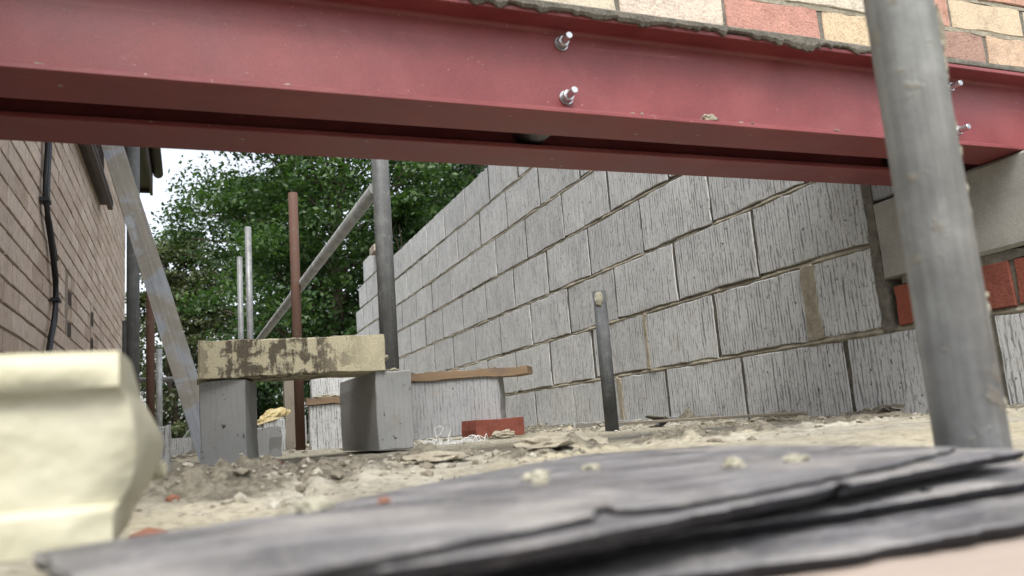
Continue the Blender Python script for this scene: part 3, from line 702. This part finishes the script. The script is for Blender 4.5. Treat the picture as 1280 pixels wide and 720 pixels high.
# ------------------------------------------------------------------ block piers, slab and loose blocks
fz = lambda x, y: hz(x, y)-.003
tag(link('block_pier', rough_box(.112, .20, .214, .002, .003, 4, 6), 'block_grey', None, (.021, 2.192, .0195), (0, 0, math.atan2(-.024, .109))), 'smooth grey block on end with runny stains, carrying the slab near the leaning board', 'block')
tag(link('block_pier', rough_box(.100, .44, .214, .002, .003, 4, 6), 'block_grey', None, (.467, 2.170, .0225), (0, 0, math.radians(3.0))), 'rough grey block set on edge carrying the slab beside the steel prop', 'block')
sv = rough_box(.478, .215, .097, .0018, .004, 16, 5)
slab = link('stone_slab', sv, 'stone_slab', None, (.018, 2.165, .2372), (0, -math.radians(.2), math.radians(-.3)))
tag(slab, 'muddy yellow block laid flat as a bridge across two grey blocks', 'slab')
for k in range(16):
    x = random.uniform(.02, .46) if k > 5 else .478+random.uniform(-.004, .004); 
    if k > 5: link('mortar_crumb', lump(random.uniform(.012, .03), .015, random.uniform(.004, .008), k, 2, .45, 3), 'mortar_dark', slab, (x*.75+.05, random.uniform(.01, .12), .0965))
    else: link('mortar_crumb', lump(.007, .014, random.uniform(.008, .016), k, 2, .45, 3, False), 'crumb', slab, (x, random.uniform(.01, .1), random.uniform(.03, .09)))
tag(link('mortar_crumb', lump(.020, .015, .009, 41, 3, .5, 4), 'mortar', None, (.53, 2.23, .239)), 'grey mortar dab on the block pier beside the steel prop', 'mortar')
b2 = Vector((.792, 3.043, 0)); ang = math.atan2(2.85-3.043, 1.082-.792)
tag(link('loose_block', rough_box(.40, .10, .222, .003, .003, 8, 5), 'block_comb_dark', None, (b2.x-.045, b2.y+.03, .035), (0, 0, ang)), 'grey block on edge under a stained timber plank, behind the red brick', 'block')
pl = link('timber_plank', rough_box(.56, .11, .030, .003, .003, 14, 2), 'timber', None, (.705, 3.09, .2585), (0, math.radians(1.2), ang))
tag(pl, 'short mud-stained timber plank lying on the block behind the red brick', 'plank')
for k, (x, s) in enumerate([(.17, .025), (.22, .018), (.38, .022), (.42, .016), (.10, .012)]): link('mortar_crumb', lump(s, .014, .007, 60+k, 2, .5, 3), 'mortar_dark', pl, (x, .03, .031))
tag(link('red_brick', rough_box(.215, .1025, .065, .0015, .002, 4, 2), 'red_brick', None, (.955, 2.775, .0245), (0, 0, math.radians(14))), 'single red brick lying on the floor in front of the planked block', 'brick')
tag(link('mortar_clump', lump(.05, .03, .02, 71, 3, .45, 4), 'mortar', None, (1.04, 2.735, .028)), 'small olive mortar heap against the red brick', 'mortar')
# things beyond the bridge
def blk(px, py, d, L, W, H, rot, mat, label, name='loose_block', cat='block', z=None):
    q = dep(px, py, d); zz = (hz(q.x, q.y)-.004) if z is None else z
    return tag(link(name, rough_box(L, W, H, .003, .003), mat, None, (q.x, q.y, zz), (0, 0, math.radians(rot))), label, cat)
blk(311, 560, 2.72, .068, .14, .105, -24, 'block_grey', 'low grey block lying flat just behind the smooth pier')
o_ = blk(330, 560, 4.05, .11, .16, .165, 5, 'block', 'pale cut block standing upright, capped with yellow foam')
q = dep(341, 520, 4.05); link_ = tag(link('foam_lump', lump(.085, .05, .038, 12, 3, .6, 3.2), 'yellow_foam', None, (o_.location.x+.05, o_.location.y+.05, o_.location.z+.175), (0, -.25, .2)), 'broken yellow foam lump resting on a pale cut block', 'foam')
blk(357, 556, 4.3, .062, .05, .42, 2, 'post', 'stubby grey timber post beside the tall rusty tube', 'timber_post', 'post')
blk(345, 556, 5.2, .20, .1, .21, 4, 'block', 'pale block on edge behind the stubby timber post')
o_ = blk(388, 558, 3.75, .215, .10, .213, -4, 'block', 'pale block beyond the rough pier, topped by a timber offcut')
tag(link('timber_offcut', rough_box(.24, .11, .030, .003, .003, 8, 2), 'timber', None, (o_.location.x-.012, o_.location.y-.01, o_.location.z+.2135), (0, 0, math.radians(-4))), 'brown timber offcut with dried mortar lying on a pale block', 'timber')
tag(link('mortar_clump', lump(.06, .03, .014, 83, 3, .5, 4), 'crumb', None, (o_.location.x+.09, o_.location.y+.04, o_.location.z+.247)), 'dried mortar dollop on the timber offcut', 'mortar')
blk(392, 545, 5.0, .35, .1, .44, -3, 'block', 'tall stacked pale block far behind the timber offcut')
q = dep(205, 570, 2.0)
tag(link('loose_block', rough_box(.10, .2, .115, .003, .003), 'block', None, (q.x-.083, q.y+.02, .016), (0, 0, .05)), 'pale block end standing behind the cream foam chunk', 'block')
q = dep(214, 570, 7.5)
tag(link('low_wall', boxes([(0, .45, 0, .1, 0, .16)]), 'block', None, (q.x, 7.6, .0)), 'low run of pale blocks near the far edge of the floor', 'wall')
tag(link('loose_block', rough_box(.10, .1, .22, .003, .003), 'concrete', None, (q.x+.19, 7.42, .0)), 'small cream block standing in front of the low pale wall', 'block')

# cream foam chunk at the near left
foam = []
def lv(y, front_px, back_px, yf, yb): 
    a = onY(front_px, y, yf); b = onY(back_px, y, yb); foam.append((a.z, yf, a.x, b.x, yb))
YF = .43
lv(687, 141, 152, YF, .50); lv(674, 141, 160, YF, .50); lv(642, 140, 172, YF, .52); lv(634, 138, 178, YF+.001, .53); lv(628, 146, 184, YF+.006, .54)
lv(600, 163, 194, YF+.007, .55); lv(565, 166, 204, YF+.007, .56); lv(540, 166, 203, YF+.007, .56); lv(510, 163, 190, YF+.007, .55); lv(497, 158, 183, YF+.007, .54); lv(489, 151, 178, YF+.004, .53); lv(482, 149, 176, YF, .52); lv(448, 148, 168, YF, .51); lv(438, 148, 165, YF+.006, .505)
vs, fs = [], []
nxs = 26
for (z, yf, xf, xb, yb) in foam:
    for k in range(nxs+1):
        f = k/nxs; x = -.62+(xf+.62)*f; n_ = float(fbm(np.array([x*26]), np.array([z*40]), 3, 2))-.5
        vs.append((x, yf+n_*.005, z))
    for k in range(1, 7): f = k/6*math.pi/2; vs.append((xf+(xb-xf)*math.sin(f), yf+(yb-yf)*(1-math.cos(f)), z+random.uniform(-.0006, .0006)))
    vs.append((-.62, yb, z))
k = nxs+1+6+1
for i in range(len(foam)-1):
    for j in range(k): a = i*k+j; b = i*k+(j+1) % k; fs.append((a, b, b+k, a+k))
fs.append(tuple(reversed(range(k)))); fs.append(tuple((len(foam)-1)*k+j for j in range(k)))
zmin = min(f[0] for f in foam); fl = Vector((-.25, .47, zmin))
fm = mesh([Vector(v)-fl for v in vs], fs, True); fm.set_sharp_from_angle(angle=math.radians(62))
fo = tag(link('foam_block', fm, 'foam', None, fl), 'large cream moulded foam chunk with stepped rim lying beside the slates', 'foam')
link('foam_nib', lump(.006, .006, .006, 4, 2, .4, 3, False), 'foam', fo, onY(196, 588, .545)-fl)

# ------------------------------------------------------------------ slates in the foreground
def slate(name, pts, z, th, label, group=None, par=None, sub=9):
    """pts: plan points; top at z"""
    pl_ = []
    n = len(pts)
    for i in range(n):
        a, b = Vector(pts[i]), Vector(pts[(i+1) % n]); L = (b-a).length; m_ = max(2, int(L/.007)); nr = Vector((-(b-a).y, (b-a).x)).normalized()
        for k in range(m_):
            f = k/m_; p_ = a+(b-a)*f; j = (float(fbm(np.array([p_.x*130]), np.array([p_.y*130+z*900]), 4, 7, .7))-.5)*.009
            pl_.append((p_.x+nr.x*j, p_.y+nr.y*j))
    c = Vector((sum(p[0] for p in pl_)/len(pl_), sum(p[1] for p in pl_)/len(pl_)))
    vs, fs = [], []; n = len(pl_)
    rings = [(0, .0), (.0003, -.0008), (-.0004, -.45*th), (-.0012, -.8*th), (-.003, -th)]
    grid = [.15, .35, .55, .75, .9, .97]
    top = []
    for g in grid:
        s = len(vs); top.append(s)
        for p_ in pl_:
            q_ = c+(Vector(p_)-c)*g; h = (float(fbm(np.array([q_.x*22]), np.array([q_.y*22+z*777]), 4, 3))-.5)*.0016
            vs.append((q_.x, q_.y, z+h))
    for (o_, dz) in rings:
        s = len(vs); top.append(s)
        for p_ in pl_:
            dv = (Vector(p_)-c).normalized(); vs.append((p_[0]+dv.x*o_*1.6-.0, p_[1]+dv.y*o_*1.6, z+dz-.0004))
    for r0, r1 in zip(top, top[1:]):
        for i in range(n): j = (i+1) % n; fs.append((r0+i, r0+j, r1+j, r1+i))
    fs.append(tuple(top[0]+i for i in range(n))); fs.append(tuple(top[-1]+i for i in reversed(range(n))))
    o3 = Vector((c.x, c.y, z-th)) if par is None else Vector((0, 0, 0))
    me = mesh([Vector(v)-o3 - (par.location if par else Vector((0, 0, 0))) for v in vs], fs, True); me.set_sharp_from_angle(angle=math.radians(25))
    me.materials.append(M['slate']); me.materials.append(M['slate_edge_shade'])
    nt_ = (len(grid)+1)*n
    for q_ in me.polygons:
        if q_.center.z + o3.z + (par.location.z if par else 0) < z-.0012 and len(q_.vertices) == 4: q_.material_index = 1
    o = link(name, me, 'slate', par, o3)
    if label: tag(o, label, 'slate', group)
    return o
def pz(lst, z): return [tuple(onZ(x, y, z)[:2]) for x, y in lst]
z1 = .0368
s1 = slate('roof_slate', pz([(42, 690), (340, 645), (560, 598), (720, 569), (880, 557), (1060, 556), (1280, 561), (1187, 578), (1065, 602), (1048, 601), (1034, 608), (853, 642), (640, 683), (440, 712), (300, 735), (95, 735)], z1-.0035), z1-.0035, .0058, 'large top slate with a flaked layer, lying over the other slates', None)
slate('flaked_layer', pz([(50, 690), (340, 647), (560, 600), (720, 570.5), (880, 558), (1195, 557.5), (1120, 577), (1053, 590), (853, 626), (765, 633), (750, 630), (738, 640), (640, 660), (427, 700), (317, 722), (100, 728)], z1), z1, .0034, None, None, s1)
z2 = .0215
slate('roof_slate', pz([(560, 722), (640, 702), (853, 664), (1040, 638), (1290, 598)], z2)+[(.50, .36), (.40, .62), (.02, .50)], z2, .0052, 'thinner middle slate showing between the top slate and the lowest slate', None)
z3 = .0145
slate('roof_slate', pz([(500, 790), (853, 713), (1066, 688), (1300, 645)], z3)+[(.56, .32), (.42, .58), (.03, .42)], z3, .0058, 'lowest slate of the pile, resting on the pinkish board', None)
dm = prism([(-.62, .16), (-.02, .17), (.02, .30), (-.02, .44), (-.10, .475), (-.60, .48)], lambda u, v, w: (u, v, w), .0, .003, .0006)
tag(link('shade_sheet', dm, 'black', None, (0, 0, .0085)), 'black sheet added as deep shade under the cream foam chunk and the slates', 'shade sheet')  # added black sheet, stands for the deep shadow under foam and slates
pk = rough_box(.95, .52, .014, .002, .002, 20, 2)
tag(link('flat_board', pk, 'pink_board', None, (-.12, -.08, -.0060), (0, 0, math.radians(-4))), 'pale pinkish board lying flat beneath the pile of slates', 'board')
crumb_labels = ['large pale mortar crumb in the middle of the top slate', 'tiny pale crumb touching the large middle crumb on the top slate', 'smaller of two touching pale crumbs on the top slate',
    'larger of two touching pale crumbs on the top slate', 'pale mortar crumb on the top slate closest to the scaffold tube', 'flat pale crumb on the top slate closest to the cream foam chunk',
    'low pale crumb between the large middle crumb and the touching pair', 'small pale crumb at the far edge of the top slate behind the middle crumb']
for k, (x, y, s, z) in enumerate([(672, 600, .008, z1), (675, 606, .004, z1), (915, 578, .005, z1), (918, 584, .006, z1), (996, 577, .007, z1), (390, 637, .009, z1), (740, 587, .006, z1), (710, 567, .005, z1)]):
    q = onZ(x, y, z); tag(link('mortar_crumb', lump(s, s*.8, s*.5, 100+k, 3, .9, 5), 'crumb', None, (q.x, q.y, z+s*.08)), crumb_labels[k], 'mortar', 'crumbs on the top slate')
q = onZ(480, 628, z1); tag(link('terracotta_chip', lump(.0035, .003, .002, 7, 2, .4, 3), 'terracotta', None, (q.x, q.y, z1+.0005)), 'tiny orange terracotta chip on the top slate', 'chip')
q = onZ(1160, 633, z3); tag(link('dark_chip', lump(.003, .003, .002, 8, 2, .4, 3), 'black', None, (q.x, q.y, z2+.0008)), 'tiny dark chip on the lower slates', 'chip')

# ------------------------------------------------------------------ small litter on the floor
def litter(name, px, py, rx, ry, rz, mat, label, cat, seed, rot=0, z=.02, rough=.4, grp=None):
    q = onZ(px, py, z); return tag(link(name, lump(rx, ry, rz, seed, 1 if 'shard' in name else 3, rough, 3.2), mat, None, (q.x, q.y, hz(q.x, q.y)+rz*.2), (0, 0, rot)), label, cat, grp)
litter('terracotta_shard', 186, 640, .018, .010, .008, 'terracotta', 'larger orange terracotta shard beside the cream foam chunk', 'shard', 3, .4)
litter('terracotta_shard', 215, 622, .008, .006, .006, 'terracotta', 'smaller orange terracotta shard on the mortar beyond the larger shard', 'shard', 4)
litter('pink_scrap', 346, 582, .011, .008, .009, 'pink_plastic', 'crumpled pink plastic scrap on the floor between the piers', 'scrap', 5, 0, .02, .7)
litter('pink_scrap', 428, 578, .008, .007, .007, 'pink_plastic', 'pink plastic scrap by the foot of the rough pier', 'scrap', 6, 0, .02, .7)
litter('mortar_clump', 728, 561, .052, .035, .019, 'mortar', 'rounded olive mortar clump on the floor before the short tube', 'mortar', 21)
litter('mortar_clump', 680, 569, .045, .03, .012, 'mortar', 'low brownish mortar clump beside the rounded clump', 'mortar', 22)
litter('mortar_clump', 545, 580, .05, .03, .010, 'mortar', 'flattened mortar clump on the floor in front of the wire tangle', 'mortar', 23)
litter('mortar_clump', 850, 548, .08, .04, .013, 'mortar', 'long crumbly mortar clump on the floor before the block wall', 'mortar', 24)
litter('mortar_clump', 1270, 549, .05, .03, .014, 'mortar', 'brown mortar clump on the floor behind the scaffold tube', 'mortar', 25)
for k, (px, py, L, W, lab) in enumerate([(835, 528, .13, .07, 'dark brown slate fragment propped on rubble at the foot of the block wall'), (1140, 517, .05, .04, 'small dark stone fragment at the wall foot behind the scaffold tube')]):
    q = onX(px, py, XW-.06); tag(link('slate_fragment', rough_box(L, W, .012, .006, .002, 8, 2), 'mortar_dark', None, (q.x-.02, q.y, max(hz(q.x, q.y), .02)+.012), (.12, .1, .6+k)), lab, 'fragment')
q = onX(980, 527, XW-.10)
tag(link('timber_lath', rough_box(.012, 1.0, .008, .001, .001), 'post', None, (XW-.10, 1.75, .034), (0, 0, .02)), 'thin grey lath lying along the foot of the block wall', 'lath')
q0 = onZ(740, 557, .022); q1 = onZ(560, 560, .022)
# tangle of thin white wire beside the rough pier
wr = dep(553, 556, 2.45); wz = hz(wr.x, wr.y); vs, fs = [], []
def add_tube(pts, r, n=5):
    me = tube_mesh(pts, r, n); s = len(vs); vs.extend([v.co.copy() for v in me.vertices]); fs.extend([tuple(s+i for i in p.vertices) for p in me.polygons]); bpy.data.meshes.remove(me)
for k in range(46):
    x, y = random.uniform(-.08, .16), random.uniform(-.05, .08); a = random.uniform(0, 6.28); L = random.uniform(.03, .09); cv = random.uniform(-14, 14); pts = []; hgt = random.uniform(0, .022)
    for i in range(9):
        f = i/8; pts.append((x, y, .003+hgt*math.sin(f*math.pi))); x += math.cos(a)*L/8; y += math.sin(a)*L/8; a += cv*L/8
    add_tube(pts, .0015)
add_tube([(-.02, 0, .005), (-.018, 0, .03), (-.022, 0, .055), (-.004, 0, .060), (.006, 0, .052), (-.004, 0, .036), (-.016, 0, .030), (.0, .0, .012), (.012, 0, .006)], .0014)
add_tube([(.014, 0, .004), (.024, 0, .03), (.03, 0, .046), (.022, 0, .030), (.018, 0, .016), (.028, 0, .010), (.034, 0, .018), (.026, 0, .024)], .0014)
wt = tag(link('wire_tangle', mesh(vs, fs), 'wire', None, (wr.x, wr.y, wz)), 'tangle of thin white wire on the floor beside the rough block pier', 'wire'); wt['kind'] = 'stuff'

# ------------------------------------------------------------------ trees beyond the site
def tree(label, loc, H, R, crown_z0, nclump, leaf, mat, seed, tr=.16, leaves=130, lean=0, group=None):
    r = random.Random(seed); g = np.random.default_rng(seed)
    root = thing('tree', label, 'tree', loc, 0, group)
    vs, fs = [], []
    def tub(pts, rads, n=7):
        me = tube_mesh(pts, rads, n, jit=.08); s = len(vs); vs.extend([v.co.copy() for v in me.vertices]); fs.extend([tuple(s+i for i in p.vertices) for p in me.polygons]); bpy.data.meshes.remove(me)
    trunk = [Vector((lean*f*H+.15*math.sin(f*5+seed), .12*math.cos(f*4+seed)-.12, f*H*.82)) for f in np.linspace(0, 1, 9)]
    tub(trunk, [tr*(1.25 if i == 0 else 1)*(1-.85*i/8) for i in range(9)], 9)
    cl = []
    while len(cl) < nclump:
        a = r.uniform(0, 6.283); u = r.random(); zz = crown_z0+(H-crown_z0)*u
        prof = (math.sin(min(1, u*1.25+.18)*math.pi*.62+.35))**.7*(1 if u < .6 else max(.12, 1-((u-.6)/.4)**2)**.5)
        rr = R*prof*(r.random()**.45)*(.8+.35*math.sin(a*3+seed)*math.cos(zz*1.3+seed))
        cl.append(Vector((math.cos(a)*rr+lean*zz, math.sin(a)*rr, zz)))
    for i, c in enumerate(cl):
        if i % 4 == 0:
            f = min(.95, max(.15, (c.z-.9)/(H*.82))); k = f*8; b = trunk[int(k)].lerp(trunk[min(8, int(k)+1)], k-int(k))
            mdp = b.lerp(c, .5)+Vector((r.uniform(-.2, .2), r.uniform(-.2, .2), r.uniform(-.05, .25)))
            tub([b, mdp, c], [tr*.34*(1-f*.6), tr*.2*(1-f*.5), .010], 5)
    me = mesh(vs, fs, True); link('trunk', me, 'bark', root)
    C = np.array([c[:] for c in cl]); N = nclump*leaves
    cr = g.uniform(.22, .55, (nclump, 1))*np.array([[1.15, 1.15, .62]])*R/2.8
    ctr = np.repeat(C, leaves, 0); rad = np.repeat(cr, leaves, 0)
    dv = g.normal(0, 1, (N, 3)); dv /= np.linalg.norm(dv, axis=1, keepdims=True)
    pos = ctr+dv*rad*(g.random((N, 1))**.5)*1.25
    nrm = g.normal(0, .8, (N, 3))+np.array([0, 0, .9]); nrm /= np.linalg.norm(nrm, axis=1, keepdims=True)
    tmp = g.normal(0, 1, (N, 3)); ax = np.cross(nrm, tmp); ax /= np.linalg.norm(ax, axis=1, keepdims=True); bx = np.cross(nrm, ax)
    s = leaf*g.uniform(.6, 1.35, (N, 1))
    v0 = pos-ax*s*.62; v1 = pos+bx*s*.34+nrm*s*.08; v2 = pos+ax*s*.62; v3 = pos-bx*s*.34+nrm*s*.08
    P = np.stack([v0, v1, v2, v3], 1).reshape(-1, 3)
    mm_ = bpy.data.meshes.new('crown'); mm_.vertices.add(len(P)); mm_.vertices.foreach_set('co', P.ravel().astype(np.float32))
    mm_.loops.add(len(P)); mm_.loops.foreach_set('vertex_index', np.arange(len(P), dtype=np.int32))
    mm_.polygons.add(N); mm_.polygons.foreach_set('loop_start', np.arange(0, len(P), 4, dtype=np.int32)); mm_.update(calc_edges=True)
    link('crown', mm_, mat, root)
    return root
GZ = -.35
tree('broad leafy tree with open crown standing behind the diagonal brace', (2.6, 14.5, GZ), 8.8, 3.1, 1.3, 360, .078, 'leaf_a', 3, .17, 250)
tree('dark dense tree rising behind the far end of the block wall', (5.6, 17.5, GZ), 9.5, 3.0, 1.6, 300, .085, 'leaf_b', 5, .2, 190)
tree('lower grey-green tree in the gap by the house corner', (-.3, 19.5, GZ), 5.0, 1.9, .3, 170, .08, 'leaf_c', 8, .1, 150)
tree('dark tree filling the background between the house corner and the broad tree', (1.9, 22.5, GZ), 7.5, 3.4, .4, 260, .10, 'leaf_b', 11, .16, 160)
tree('slim pale green sapling near the end of the block wall', (3.3, 12.5, GZ), 4.2, 1.1, .3, 110, .085, 'leaf_a', 14, .06, 100)
tree('tall dark tree partly hidden by the block wall', (8.6, 21, GZ), 10, 3.2, 1.2, 230, .13, 'leaf_b', 17, .2, 110)
tree('bushy tree behind the brick house', (-4.2, 20, GZ), 4.6, 1.9, .5, 150, .12, 'leaf_b', 21, .15, 100)
